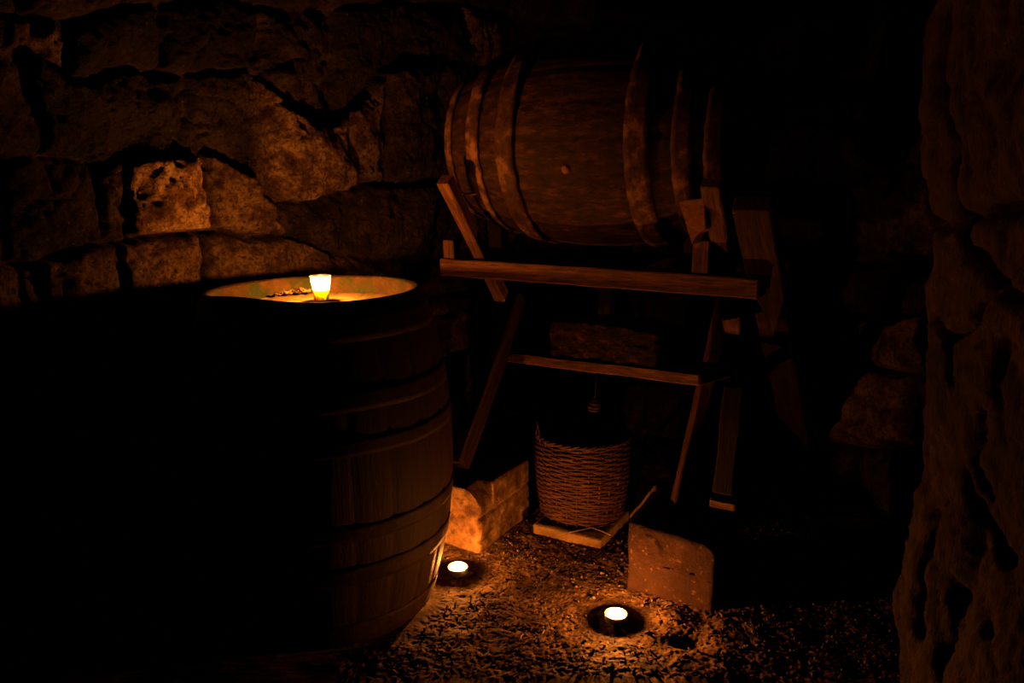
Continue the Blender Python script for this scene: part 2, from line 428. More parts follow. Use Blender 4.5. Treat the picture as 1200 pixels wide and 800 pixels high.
# --- right wall of the cellar with its big boulders, behind the door jamb
RX = 1.27
def rwp(u, v):
    p = hit(u, v, (1, 0, 0), RX); return p.y, p.z
def rrow(pts):
    q = sorted(rwp(*p) for p in pts)
    return (np.array([a for a, _ in q]), np.array([b for _, b in q]))
rr_rows = [(np.array([1.4, 3.2]), np.array([0, 0.])), rrow([(960, 522), (1085, 522)]), rrow([(960, 418), (1000, 424), (1085, 446)]),
           rrow([(960, 372), (1085, 366)]), rrow([(960, 300), (1000, 312), (1085, 305)]), rrow([(960, 210), (1085, 190)]), rrow([(960, 110), (1085, 100)]),
           rrow([(960, 20), (1085, 0)]), (np.array([1.4, 3.2]), np.array([2.3, 2.3]))]
def rjs(*us): return [(1.2, 1.2)] + sorted([(rwp(a, 450)[0], rwp(b, 450)[0]) for a, b in us]) + [(3.3, 3.3)]
rr_j = [rjs((1000, 1000), (1060, 1060)), rjs((964, 970), (1052, 1046)), rjs((988, 990), (1083, 1080)), rjs((1010, 1010), (1075, 1075)),
        rjs((985, 990), (1050, 1050)), rjs((1020, 1020), (1075, 1075)), rjs((990, 990), (1060, 1060)), rjs((1020, 1020))]
build_wall('wall_right', (1, 0, 0), RX, (0, 1, 0), 1.40, 3.10, -.03, 2.25, rr_rows, rr_j, 37, M['wall'], res=.011, depth=.08, jw=.05, amp=.03, tones={**{(i_, k_): .22 for i_ in range(12) for k_ in range(8)}, (1, 1): .85, (1, 2): .4, (2, 1): .9, (2, 2): .4})

# --- door jamb hewn in the living rock, nearest the camera on the right
def jamb():
    prof = [(1.30, 1.62), (1.05, 1.60), (.90, 1.57), (.835, 1.52), (.805, 1.44), (.80, 1.34), (.80, 1.22), (.81, 1.08), (.83, .9), (.86, .6), (.9, .2)]
    seg = [0]
    for a, b in zip(prof, prof[1:]): seg.append(seg[-1] + math.hypot(b[0]-a[0], b[1]-a[1]))
    t = np.linspace(0, seg[-1], 260)
    X = np.interp(t, seg, [p[0] for p in prof]); Y = np.interp(t, seg, [p[1] for p in prof])
    k = np.ones(9) / 9
    X[4:-4] = np.convolve(X, k, 'valid'); Y[4:-4] = np.convolve(Y, k, 'valid')
    z = np.linspace(-.03, 2.25, 300)
    T, Z = np.meshgrid(t, z, indexing='ij')
    tx = np.gradient(X, t); ty = np.gradient(Y, t); nn = np.hypot(tx, ty)
    nx, ny = -ty / nn, tx / nn                          # outward (towards the room)
    nx, ny = (nx, ny) if nx[130] < 0 else (-nx, -ny)
    Xx = np.repeat(X[:, None], len(z), 1); Yy = np.repeat(Y[:, None], len(z), 1)
    # silhouette of the photographed edge, bottom to top
    sil = np.interp(Z, [0, .1, .28, .45, .58, .72, .95, 1.1, 1.3, 1.6, 2.2], [-.025, -.015, -.006, -.02, -.03, -.006, .018, .02, .05, .05, .04])
    H = sil + fbm(T * 4, Z * 2.0, 71, 4) * .022 + fbm(T * 9, Z * 4.5, 75, 3, .5) * .016 + .022 * fbm(T * 10, Z * 5, 77, 6, .6) + fbm(T * 40, Z * 24, 79, 5, .7) * .010
    rg = np.abs(fbm(T * 4.5 + Z * 1.2, Z * 1.1, 81, 3, .4)); H -= .010 * np.exp(-rg * 22)
    
    # horizontal break above the bulging block and slanting crack beside it
    H -= .035 * np.exp(-((Z - 1.10 + .02 * np.sin(T * 14)) / .014) ** 2)
    def crack(px, dep, wid):
        nonlocal H
        q = []
        for u, v in px:
            p = hit(u, v, (1, 0, 0), .80)
            q.append((float(np.interp(-p.y, -Y, t)), p.z))
        D = np.full(T.shape, 9.0)
        jt, jz = fbm(T * 22, Z * 22, 91, 3) * .012, fbm(T * 22 + 7, Z * 22, 93, 3) * .012
        for (a0, b0), (a1, b1) in zip(q, q[1:]):
            l2 = (a1 - a0) ** 2 + (b1 - b0) ** 2
            k = np.clip(((T + jt - a0) * (a1 - a0) + (Z + jz - b0) * (b1 - b0)) / l2, 0, 1)
            D = np.minimum(D, np.hypot(T + jt - a0 - k * (a1 - a0), Z + jz - b0 - k * (b1 - b0)))
        H = H - dep * np.exp(-(D / wid) ** 1.5)
    for px, dep, wid in (([(1128, 246), (1142, 290), (1165, 325), (1215, 360)], .05, .012), ([(1092, 375), (1112, 398), (1140, 385), (1165, 345)], .035, .008),
                         ([(1112, 400), (1118, 450)], .03, .007), ([(1112, 550), (1125, 600), (1150, 660)], .04, .012), ([(1084, 590), (1075, 660), (1072, 740)], .04, .014),
                         ([(1135, 0), (1128, 90), (1140, 170), (1126, 240)], .03, .01), ([(1150, 480), (1128, 540), (1140, 580)], .03, .010), ([(1160, 120), (1150, 200)], .02, .01),
                         ([(1105, 700), (1095, 790)], .03, .01), ([(1180, 400), (1168, 520)], .02, .012)):
        crack(px, dep, wid)
    P = np.stack([Xx + nx[:, None] * H, Yy + ny[:, None] * H, Z], -1)
    struct('wall_right_near', grid_mesh('wall_right_near', P), M['rock'])
jamb()

# --- ceiling
xs, ys = np.meshgrid(np.linspace(-2.0, 2.2, 60), np.linspace(.3, 4.2, 60), indexing='ij')
P = np.stack([xs, ys, 2.2 + fbm(xs * 3, ys * 3, 5, 4) * .05], -1)
struct('ceiling', grid_mesh('ceiling', P), M['rock'])

# --- earth floor
T1 = on_z(536.5, 660, .03); T2 = on_z(722, 714.5, .03)
def floor_h(x, y):
    h = fbm(x * 3.2, y * 3.2, 41, 4) * .006 + fbm(x * 14, y * 14, 43, 4, .5) * .0030 + fbm((x * .9 - y * .44) * 45, (y * .9 + x * .44) * 45, 47, 2, .6) * .0012 + vnoise((x * .8 + y * .6) * 155, (y * .8 - x * .6) * 155, 53) * .0012
    h = h - .0012 * np.exp(-np.abs(fbm(x * 9, y * 9, 49, 3)) * 9)
    for px, py, r in ((T1.x, T1.y, .08), (T2.x, T2.y, .085)):
        d = np.hypot(x - px, y - py)
        k = 1 - sstep((d - r * .75) / .05)
        h = h * (1 - k) + (-.001 + .0012 * vnoise(x * 60, y * 60, 3)) * k
    hx, hy = on_z(806, 752, 0).x, on_z(806, 752, 0).y          # small hollow right of the near tealight
    h = h - .022 * np.exp(-(((x - hx) / .05) ** 2 + ((y - hy) / .028) ** 2))
    mx_, my_ = on_z(788, 722, 0).x, on_z(788, 722, 0).y      # low hump of earth beside it
    h = h + .006 * np.exp(-(((x - mx_) / .05) ** 2 + ((y - my_) / .035) ** 2))
    d = np.hypot((x + .512), (y - 2.017)); k = 1 - sstep((d - .28) / .06)
    h = h * (1 - k) + -.004 * k
    return h
def axis(lo, a, b, hi, fine, coarse):
    return np.concatenate([np.linspace(lo, a, int((a - lo) / coarse) + 1)[:-1], np.linspace(a, b, int((b - a) / fine) + 1), np.linspace(b, hi, int((hi - b) / coarse) + 1)[1:]])
xa = axis(-2.2, -.42, 1.08, 2.2, .0029, .03); ya = axis(.2, 1.62, 2.62, 4.2, .0029, .03)
xs, ys = np.meshgrid(xa, ya, indexing='ij')
struct('floor', grid_mesh('floor', np.stack([xs, ys, floor_h(xs, ys)], -1)), M['dirt'])
def fh(x, y): return float(floor_h(np.array([[x]]), np.array([[y]]))[0, 0])

# --- loose gravel on the earth, far too many grains to count
_cl, _cr, _c0 = on_z(562, 648, 0), on_z(733, 690, 0), on_z(702, 643, 0)
FOOT = [(_cl.dot(E1) - .21, _cl.dot(E1), _cl.dot(E2), _cl.dot(E2) + .335), (_cr.dot(E1), _cr.dot(E1) + .256, _cr.dot(E2), _cr.dot(E2) + .27),
        (_c0.dot(E1) - .245, _c0.dot(E1) + .01, _c0.dot(E2), _c0.dot(E2) + .26)]
def gravel():
    r = random.Random(5); bm = bmesh.new()
    def one(x, y, s):
        q = bmesh.ops.create_icosphere(bm, subdivisions=1, radius=s)
        rot = Matrix.Rotation(r.uniform(0, 6.28), 3, Vector((r.random(), r.random(), r.random() + .1)).normalized())
        sc = Vector((r.uniform(.7, 1.3), r.uniform(.6, 1.1), r.uniform(.5, .9)))
        z = fh(x, y)
        for v in q['verts']:
            c = v.co * (1 + mnoise.noise(v.co * 90 + Vector((x * 50, y * 50, 0))) * .4)
            c = rot @ Vector((c.x * sc.x, c.y * sc.y, c.z * sc.z))
            v.co = c + Vector((x, y, z + s * .25))
    for k in range(2600):
        x, y = r.uniform(-.30, 1.0), r.uniform(1.62, 2.5)
        if math.hypot(x - T1.x, y - T1.y) < .085 or math.hypot(x - T2.x, y - T2.y) < .08: continue
        if math.hypot(x + .512, y - 2.017) < .33: continue
        pp = Vector((x, y, 0)); ss, ee = pp.dot(E1), pp.dot(E2)
        if any(a - .012 < ss < b + .012 and c - .012 < ee < d + .012 for a, b, c, d in FOOT): continue
        one(x, y, min(.006, .0018 * r.uniform(.6, 1) / max(.25, r.random() ** .5)))
    o = obj('gravel', bm, M['gravel'], smooth=False); o['kind'] = 'stuff'
    tag(o, 'loose fine gravel strewn over the earth floor', 'gravel')
gravel()

# ------------------------------------------------------------------ barrels
def stave_bm(Lb, rh, rb, n=22, sub=10, rings=30, chime=.024, recess=.05, dz=None, groove=.0035, seed=0):
    """cask body along Z from 0 to Lb: outer skin, chime ends, inner walls down to the heads"""
    bm = bmesh.new(); seg = n * sub; prof = []
    def rad(z): t = 2 * z / Lb - 1; return rh + (rb - rh) * (1 - abs(t) ** 2.1)
    zs = [Lb * i / rings for i in range(rings + 1)]
    prof += [(rad(0) - chime - .004, recess, 0), (rad(0) - chime, .004, 0), (rad(0) - chime * .5, 0, 0)]
    prof += [(rad(z) - (.003 if z in (0, Lb) else 0), z, 1) for z in zs]
    prof += [(rad(0) - chime * .5, Lb, 0), (rad(0) - chime, Lb - .004, 0), (rad(0) - chime - .004, Lb - recess, 0)]
    off = [groove, .0008, .0003, 0, -.0003, -.0004, -.0003, 0, .0003, .0008]
    rj = random.Random(seed); jit = [rj.uniform(-.0006, .0007) for _ in range(n)]
    R = []
    for r, z, o in prof:
        ring = []
        for k in range(seg):
            a = 2 * math.pi * k / seg; rr_ = r + jit[k // sub] - (off[k % sub] if o else 0)
            zz = z + (dz(a) if dz and z > Lb * .8 else 0)
            ring.append(bm.verts.new((rr_ * math.cos(a), rr_ * math.sin(a), zz)))
        R.append(ring)
    for a, b in zip(R, R[1:]):
        for k in range(seg): bm.faces.new((a[k], a[(k + 1) % seg], b[(k + 1) % seg], b[k]))
    return bm, rad
def hoop_bm(rad, z0, z1, th=.0035, seg=96, lip=.0, seed=0, edge=0.0):
    steps = 4; prof = []
    for i in range(steps + 1):
        z = z0 + (z1 - z0) * i / steps; prof.append((rad(z) + th + (lip if i in (0, steps) else 0), z))
    for i in range(steps, -1, -1):
        z = z0 + (z1 - z0) * i / steps; prof.append((rad(z) - .004, z))
    bm = lathe_bm(prof, seg, loop=True)
    for v in bm.verts:
        a = math.atan2(v.co.y, v.co.x)
        v.co.z += mnoise.noise(Vector((math.cos(a) * 2, math.sin(a) * 2, seed))) * .003 + mnoise.noise(Vector((math.cos(a) * 14, math.sin(a) * 14, v.co.z * 9 + seed))) * edge
        k = 1 + mnoise.noise(Vector((math.cos(a) * 9, math.sin(a) * 9, seed + v.co.z * 20))) * .003
        v.co.x *= k; v.co.y *= k
    return bm
def head_bm(r, z, th=.018, planks=6, seed=0, up=1):
    """round head made of planks (grooves cut between them)"""
    n = 90
    bm = bmesh.new()
    lines = [(-1 + 2 * (i + 1) / planks) * r for i in range(planks - 1)]
    g = {}
    nx = 64
    for i in range(nx + 1):
        for j in range(nx + 1):
            # square to disc
            a, b = -1 + 2 * i / nx, -1 + 2 * j / nx
            x = a * math.sqrt(1 - b * b / 2) * r; y = b * math.sqrt(1 - a * a / 2) * r
            d = min(abs(x - l) for l in lines)
            zz = z + up * (-.003 * max(0, 1 - d / .006) + mnoise.noise(Vector((x * 9, y * 9, seed))) * .002)
            g[i, j] = bm.verts.new((x, y, zz))
    for i in range(nx):
        for j in range(nx): bm.faces.new((g[i, j], g[i + 1, j], g[i + 1, j + 1], g[i, j + 1]))
    return bm

# --- standing barrel, left foreground
BX, BY = -.512, 2.017
ang_cam = math.atan2(-BY, -BX)
def front_left_rise(a):
    # staves on the left of the front stand proud of the worn rim
    d = (a - (ang_cam - .70) + math.pi) % (2 * math.pi) - math.pi
    return .015 * math.exp(-(d / .5) ** 2)
bar = thing('wine_barrel', 'upright wooden barrel with a glowing candle glass on its recessed lid', 'barrel', (BX, BY, -.004), 0, tilt=-.012)
bm, radV = stave_bm(.885, .28, .352, n=22, dz=front_left_rise, seed=2, recess=.06, groove=.0035)
W0 = parent_world(bar)
for f in bm.faces:           # inside of the chime above the lid is damp and mossy
    c = f.calc_center_median()
    if c.z > .80 and math.hypot(c.x, c.y) < .262: f.material_index = 1
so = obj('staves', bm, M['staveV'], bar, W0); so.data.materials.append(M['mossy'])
for i, (a, b) in enumerate([(.012, .075), (.195, .245), (.315, .355), (.53, .57), (.635, .685), (.795, .862)]):
    obj('hoop', hoop_bm(radV, a, b, .0022, seed=i), M['hoopV'], bar, W0)
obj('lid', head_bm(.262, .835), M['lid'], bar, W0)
obj('bottom_head', head_bm(.262, .05, seed=4, up=-1), M['staveV'], bar, W0)

# --- lying cask on the rack
CS0, CS1, CE, CZ = -1.476, -.553, 2.36, 1.28
LBc = CS1 - CS0
Wc = Matrix((Vector((0, 0, 1)), E2, E1)).transposed().to_4x4()   # local Z along the rack
if Wc.to_3x3().determinant() < 0: Wc = Matrix((-Vector((0, 0, 1)), E2, E1)).transposed().to_4x4()
Wc.translation = loc(CS0, CE, CZ)
cask = thing('wine_cask', 'old dark cask lying on its side on the wooden rack', 'barrel', loc((CS0 + CS1) / 2, CE, CZ - .33))
bm, radH = stave_bm(LBc, .236, .332, n=20, seed=5, rings=34)
W_ = Wc
# staves are drawn with their own X along the grain for the wood texture
RotX = Matrix.Rotation(math.radians(90), 4, 'Y')     # maps local Z onto X
def cask_part(name, bm, mat):
    bmesh.ops.transform(bm, matrix=RotX, verts=bm.verts)
    return obj(name, bm, mat, cask, W_ @ RotX.inverted())
cask_part('staves', bm, M['staveH'])
def s_at(u, v, e): p = on_e(u, v, e); return p.dot(E1) - CS0
hz = []
for (u0, u1, v, e) in ((550, 566, 150, CE - .265), (584, 606, 150, CE - .30), (730, 757, 170, CE - .325), (784, 806, 170, CE - .31)):
    hz.append((s_at(u0, v, e), s_at(u1, v, e)))
hz.append((LBc - .062, LBc - .012)); hz.insert(0, (.004, .034))
for i, (a, b) in enumerate(hz):
    cask_part('hoop', hoop_bm(radH, a, b, .011, seed=i + 11, edge=.005), M['hoopH'])
cask_part('head', head_bm(.218, .05, seed=8, up=-1), M['staveH'])
cask_part('head', head_bm(.218, LBc - .05, seed=9, up=1), M['staveH'])
pb = on_e(662, 199, CE - .325)
b_ax = loc(pb.dot(E1), CE, CZ); out = (pb - b_ax).normalized()
Wb = out.to_track_quat('Z', 'Y').to_matrix().to_4x4(); Wb.translation = b_ax + out * .322
bg = obj('bung', lathe_bm([(0, .018), (.010, .017), (.013, .012), (.014, 0), (.014, -.01), (0, -.01)], 16), M['wedge'], cask, Wb)
bg['label'] = 'small pale wooden bung'

# ------------------------------------------------------------------ trestle rack
SL, SR, SX = -1.384, -.575, -.455
rack = thing('barrel_rack', 'dark timber trestle rack with crossed legs carrying the lying cask', 'rack', loc((SL + SR) / 2, 2.42, 0))
def rk(name, p0, p1, w, t, wd, seed, mat='beam', **kw): return board(name, p0, p1, w, t, wd, M[mat], rack, seed=seed, **kw)
def ext(p, q, z):      # point of the line p-q at height z
    d = q - p; return p + d * ((z - p.z) / d.z)
# left crossed pair
a0, a1 = on_s(521, 210, SL), on_s(606, 384, SL)
rk('brace', a0, ext(a0, a1, .03), .045, .042, E2, 1)
f0, f1 = on_s(538, 546, SL + .045), on_s(597, 378, SL + .045)
rk('leg', f0, ext(f0, f1, .75), .075, .042, E2, 2, 'beam_dim')
# right crossed pair
b0, b1 = on_s(834, 214, SR), on_s(858, 380, SR)
rk('brace', b0, on_s(860, 386, SR), .04, .052, E2, 3)
g0, g1 = on_s(790, 616, SR - .05), on_s(847, 358, SR - .05)
g0 = ext(g0, g1, .216)
rk('leg', g0, ext(g0, g1, .845), .06, .04, E2 * .9 - E1 * .43, 4)
# outer right brace, broad plank
h0, h1 = on_s(882, 238, SX), on_s(930, 490, SX)
rk('brace', h0, ext(h0, h1, .03), .05, .095, E2, 5, 'beam_dim')
# prop post behind the right block
q0, q1 = on_s(848, 578, -.47), on_s(862, 452, -.47)
rk('prop_post', q0, q1, .055, .03, E1, 6, 'dark_timber')
qb = q1 + E2 * .02 - Vector((0, 0, .03))
rk('batten', qb, qb + E2 * .52, .04, .03, E1, 17, 'dark_timber', seg=6)
qf = on_s(848, 589, -.47)
rk('foot_cleat', qf - E1 * .034, qf + E1 * .034, .03, .024, E2, 16, seg=4)
# rails
r0, r1 = on_e(515, 315, 2.10) + E2 * .055, on_e(889, 336, 2.10) + E2 * .055
zr = (r0.z + r1.z) / 2; r0.z = r1.z = zr
rk('rail', r0, r1, .056, .11, Vector((0, 0, 1)), 7, seg=30)
rb0, rb1 = r0 + E2 * .45 + E1 * .17, r1 + E2 * .45
rk('rail', rb0, rb1, .058, .06, Vector((0, 0, 1)), 8, 'dark_timber', seg=30)
bp = loc(-1.1, rb0.dot(E2), 0)
rk('back_post', Vector((bp.x, bp.y, -.01)), Vector((bp.x, bp.y, zr - .028)), .05, .05, E1, 12, 'dark_timber')
for k_, u_ in enumerate((585, 815)):         # saddle blocks behind the cask
    q_ = on_e(u_, 295, rb0.dot(E2))
    rk('saddle', Vector((q_.x, q_.y, zr + .028)), Vector((q_.x, q_.y, zr + .17)) - E2 * .02, .06, .06, E1, 20 + k_, 'dark_timber', seg=4)
pg = on_e(528, 290, 2.14)
rk('peg', Vector((pg.x, pg.y, zr + .025)), Vector((pg.x, pg.y, zr + .088)), .04, .03, E1, 9, seg=4)
# stretchers
s0, s1 = on_s(588, 417, SL), on_s(822, 445, SR)
s1 = s0 + (s1 - s0) * 1.03
rk('stretcher', s0 + E2 * .07, s1 + E2 * .07, .036, .16, Vector((0, 0, 1)), 10, seg=24)

# wedges under the cask
def wedge_bm(pts_a, pts_b):
    bm = bmesh.new(); a = [bm.verts.new(p) for p in pts_a]; b = [bm.verts.new(p) for p in pts_b]
    bm.faces.new(a[::-1]); bm.faces.new(b); n = len(a)
    for i in range(n): bm.faces.new((a[i], a[(i+1) % n], b[(i+1) % n], b[i]))
    bmesh.ops.bevel(bm, geom=bm.edges[:], offset=.003, segments=2, affect='EDGES')
    return bm
EW = 2.06
pa = [on_e(u, v, EW) for u, v in ((795, 236), (826, 232), (828, 268), (816, 274), (811, 287))]
cW = sum(pa, Vector()) / len(pa)
pbk = [p + E2 * .13 for p in pa]
w_ = obj('wooden_wedge', wedge_bm([p - cW for p in pa], [p - cW for p in pbk]), M['wedge'], None, Matrix.Translation(cW), smooth=False)
tag(w_, 'pale wooden wedge jammed under the right end of the lying cask', 'wedge')
pa = [on_e(u, v, 2.13) for u, v in ((812, 275), (832, 277), (833, 304), (813, 303))]
cW = sum(pa, Vector()) / len(pa); cW.z = 0
zt, zb_ = max(p.z for p in pa), zr + .029
p0 = Vector((pa[0].x, pa[0].y, 0)); 
o = board('wooden_chock', Vector((p0.x, p0.y, zb_)) + E1 * .025 + E2 * .03, Vector((p0.x, p0.y, zt - .012)) + E1 * .025 + E2 * .03, .05, .06, E1, M['beam'], None, seed=14, seg=5)
tag(o, 'small dark wooden chock on the rail below the pale wedge', 'chock')

pa, pb_ = on_e(538, 229, 2.10), on_e(581, 224, 2.15)
mS = (pa + pb_) / 2
bm = bmesh.new(); tube_bm(bm, [pa - mS, pa.lerp(pb_, .3) - mS, pa.lerp(pb_, .6) - mS + Vector((0, 0, .001)), pb_ - mS], [.004, .0058, .0045, .0014], 5)
tag(obj('wooden_sliver', bm, M['wedge'], None, Matrix.Translation(mS), smooth=False), 'thin pale wooden sliver jammed between the left brace and the lying cask', 'sliver')

# ------------------------------------------------------------------ stone blocks under the legs
E3 = Matrix((E1, E2, Vector((0, 0, 1)))).transposed().to_4x4()
def block(name, corner, sx, sy, sz, mat, label, corner_right, **kw):
    """corner: front bottom corner; block runs along E1 and back along E2"""
    c = corner + E1 * (-sx/2 if corner_right else sx/2) + E2 * (sy/2)
    W = E3.copy(); W.translation = Vector((c.x, c.y, -.006))
    return tag(obj(name, rough_block_bm(sx, sy, sz, **kw), mat, None, W), label, 'stone block')
cl = on_z(562, 648, 0)
def shapeL(p, h):
    # top front right corner worn round; a crack along the right side
    if p.y < -h.y * .55 and p.z > 0 and p.x > 0:
        q_ = math.hypot(max(0, p.x / h.x - .2) / .8, max(0, p.z / h.z - .4) / .6)
        k = max(0, q_ - 1)
        p = p - Vector((k * .07, 0, k * .055))
    if p.x > h.x * .7:
        d = p.z - (.01 + (p.y + h.y) * .02); p = p - Vector((.009 * math.exp(-(d / .005) ** 2), 0, 0))
        d = p.z + .055 - p.y * .1; p = p - Vector((.008 * math.exp(-(d / .006) ** 2), 0, 0))
    return p
block('stone_block', cl, .21, .335, .216, M['ochre'], 'ochre block with a worn corner under the left rack leg beside the barrel', True, seed=3, shape=shapeL, n=44, rnd=.012, amp=.004)
cr = on_z(733, 690, 0)
def shapeR(p, h):
    p = p + Vector((0, 0, -.022 * (p.x / h.x + 1) * .5 if p.z > 0 else 0))
    if p.x > h.x * .4 and p.z > 0:
        k = max(0, p.x / h.x * .6 + p.z / h.z * .6 - .92); p = p - Vector((k * .06, 0, k * .05))
    if p.y < -h.y * .6:                       # a raised curl on the face near the top left
        d = abs(math.hypot(p.x + h.x * .56, (p.z - h.z * .30)) - .040)
        if p.x > -h.x * .58 and p.z > h.z * .2: p = p - Vector((0, .006 * math.exp(-(d / .005) ** 2), 0))
    return p
block('stone_block', cr, .256, .27, .222, M['redblock'], 'red brown block with rounded corners under the right rack leg', False, seed=8, shape=shapeR, n=44, rnd=.016, amp=.005)

# rough stone on the stretchers
bl, br = on_s(645, 414, 0), None
e_ = 2.235
dS = (s1 - s0).normalized(); nS = Vector((-dS.y, dS.x, 0)); cS = nS.dot(s0) - .006
pl, pr = hit(645, 413, nS, cS), hit(769, 427, nS, cS)
x_ = (pr - pl).normalized(); W = frame(pl, pr, nS); 
Lr = (pr - pl).length
W.translation = (pl + pr) / 2 + nS * .085
def zst(p):  # top of front stretcher under p
    t = (p - s0).dot(E1) / (s1 - s0).dot(E1); return (s0 + (s1 - s0) * t).z + .018
W.translation.z = zst(W.translation) - .002
o = obj('stone_slab', rough_block_bm(Lr, .17, .125, seed=15, n=40, rnd=.012, amp=.006, freq=34,
        shape=lambda p, h: p + Vector((0, 0, -.03 * max(0, p.x / h.x - .3) if p.z > 0 else 0))), M['darkblock'], None, W)
tag(o, 'rough dark stone lying across the lower bars of the rack', 'stone')

# cord with a knotted bundle hanging from the stretcher
pk = on_e(696, 474, 2.19)
hang = thing('hanging_bundle', 'small twisted bundle hanging on a cord below the lower bar above the basket', 'bundle', pk)
t_ = on_e(700, 438, 2.19)
bm = bmesh.new(); tube_bm(bm, [Vector((t_.x, t_.y, zst(t_) - .03)) , t_ * .5 + pk * .5 + Vector((0, 0, .01)), pk], .0009, 5)
obj('cord', bm, M['cord'], hang)
bm = bmesh.new()
pts = [pk + Vector((math.cos(i * .55) * .020 * (1 - abs(i - 20) / 44), math.sin(i * .55) * .02 * (1 - abs(i - 20) / 44), .012 - i * .0009)) for i in range(40)]
tube_bm(bm, pts, .0042, 6)
obj('twist', bm, M['cord'], hang)

# ------------------------------------------------------------------ basket on a low slab
c0 = on_z(702, 643, 0); c_left = on_z(640, 628, 0)
sl = tag(obj('base_slab', rough_block_bm(.245, .26, .036, seed=21, n=22, rnd=.006, amp=.002), M['paleslab'], None,
             Matrix.Translation(c0 - E1 * .118 + E2 * .125 + Vector((0, 0, -.004))) @ Matrix.Rotation(math.radians(-29), 4, 'Z')),
         'thin pale slab under the wicker basket', 'slab')
BC = Vector((.243, 2.50, .034))
bas = thing('wicker_basket', 'round woven wicker basket with a torn rim standing on a pale slab', 'basket', BC, .4)
HB = .275
def RB(z): return .138 + .018 * math.sin(min(1, z / HB) * 2.2) + .003 * z / HB
WB = parent_world(bas)
rim_dip = lambda a: 1.0
NS = 26; ROWS = 33
def weave():
    bm = bmesh.new(); rw = random.Random(4)
    for k in range(ROWS):
        z0 = .008 + HB * k / ROWS; pts = []; rads = []
        n = NS * 6; drift = rw.uniform(-.002, .002); ph = rw.uniform(0, 6.28)
        for i in range(n):
            a = 2 * math.pi * i / n
            r = RB(z0) + .0034 * math.cos(a * NS / 2 + math.pi * (k % 2)) + rw.uniform(-.0006, .0006)
            z = z0 + .0018 * math.sin(a * 2 + ph) + drift * math.sin(a) + .0012 * mnoise.noise(Vector((math.cos(a) * 6, math.sin(a) * 6, k * 3.3)))
            pts.append(Vector((r * math.cos(a), r * math.sin(a), z)))
            rads.append(.0044 * (1 + .22 * mnoise.noise(Vector((math.cos(a) * 3, math.sin(a) * 3, k * 1.7)))))
        tube_bm(bm, pts, rads, 6, closed=True)
    return bm
obj('weave', weave(), M['wicker'], bas, WB)
bm = bmesh.new()
for k in range(NS):
    a = 2 * math.pi * (k + .0) / NS
    pts = [Vector(((RB(z)) * math.cos(a), RB(z) * math.sin(a), z)) for z in [HB * j / 8 for j in range(9)]]
    tube_bm(bm, pts, .0034, 6)
obj('added_light_blocking_shell', lathe_bm([(RB(z) - .0092, z) for z in [.006 + HB * j / 12 for j in range(13)]] + [(RB(z) - .0112, z) for z in [.006 + HB * j / 12 for j in range(12, -1, -1)]], 60, loop=True), M['wicker'], bas, WB)  # added solid shell that keeps candlelight from leaking through the weave
obj('upright_rods', bm, M['wicker'], bas, WB)
bm = bmesh.new()
for q in range(3):
    pts = []
    for i in range(150):
        a = 2 * math.pi * i / 150
        pts.append(Vector(((RB(HB) + .006 * math.cos(a * 12 + q * 2.09)) * math.cos(a), (RB(HB) + .006 * math.cos(a * 12 + q * 2.09)) * math.sin(a), HB + .006 + .004 * math.sin(a * 12 + q * 2.09))))
    tube_bm(bm, pts, .0035, 6, closed=True)
obj('rim', bm, M['wicker'], bas, WB)
bm = bmesh.new()
bmesh.ops.create_circle(bm, cap_ends=True, segments=40, radius=.134, matrix=Matrix.Translation((0, 0, .006)))
bmesh.ops.solidify(bm, geom=bm.faces[:], thickness=.004)
obj('bottom', bm, M['wicker'], bas, WB)
# broken rods standing up at the left of the rim (towards world -x)
rw = random.Random(9)
for k in range(6):
    a = math.pi + .42 - .4 + (k - 2.5) * .11
    hgt = (.07, .085, .06, .045, .03, .022)[k]
    p = Vector((RB(HB) * math.cos(a), RB(HB) * math.sin(a), HB - .02))
    tip = p + Vector((rw.uniform(-.012, .004), rw.uniform(-.02, .02), hgt))
    bm = bmesh.new(); tube_bm(bm, [p, p * .5 + tip * .5 + Vector((rw.uniform(-.006, .006), rw.uniform(-.006, .006), 0)), tip], [.004, .0032, .0018], 6)
    obj('broken_rod', bm, M['wicker'], bas, WB)

# ------------------------------------------------------------------ candles
def flame_bm(h, r):
    prof = [(0, 0), (r * .55, h * .06), (r * .92, h * .2), (r, h * .34), (r * .82, h * .55), (r * .45, h * .78), (r * .15, h * .94), (0, h)]
    return lathe_bm(prof, 14)
def tealight(at, label, mat):
    t = thing('tealight_candle', label, 'candle', at, group='tealights on the floor')
    W = parent_world(t)
    R = .030; Hc = .0195
    obj('cup', lathe_bm([(0, .0), (R - .001, .0), (R, .001), (R + .0003, Hc - .001), (R, Hc), (R - .0008, Hc - .0005), (R - .0008, .001), (0, .001)], 40), M['alu'], t, W)
    obj('wax', lathe_bm([(0, .0015), (R - .001, .0015), (R - .001, .0176), (R - .004, .0168), (R * .4, .0165), (0, .0165)], 36), M['wax'], t, W)
    bm = bmesh.new(); tube_bm(bm, [Vector((0, 0, .016)), Vector((.0003, 0, .02)), Vector((.001, 0, .0245))], .0007, 5)
    obj('wick', bm, M['wick'], t, W)
    obj('flame', flame_bm(.0115, .0036), mat, t, W @ Matrix.Translation((0, 0, .0220)))
    return t
tealight((T1.x, T1.y, .0006), 'tealight burning on the earth close to the upright barrel', M['flame_small'])
tealight((T2.x, T2.y, .0006), 'tealight burning in front of the red brown block', M['flame_small2'])

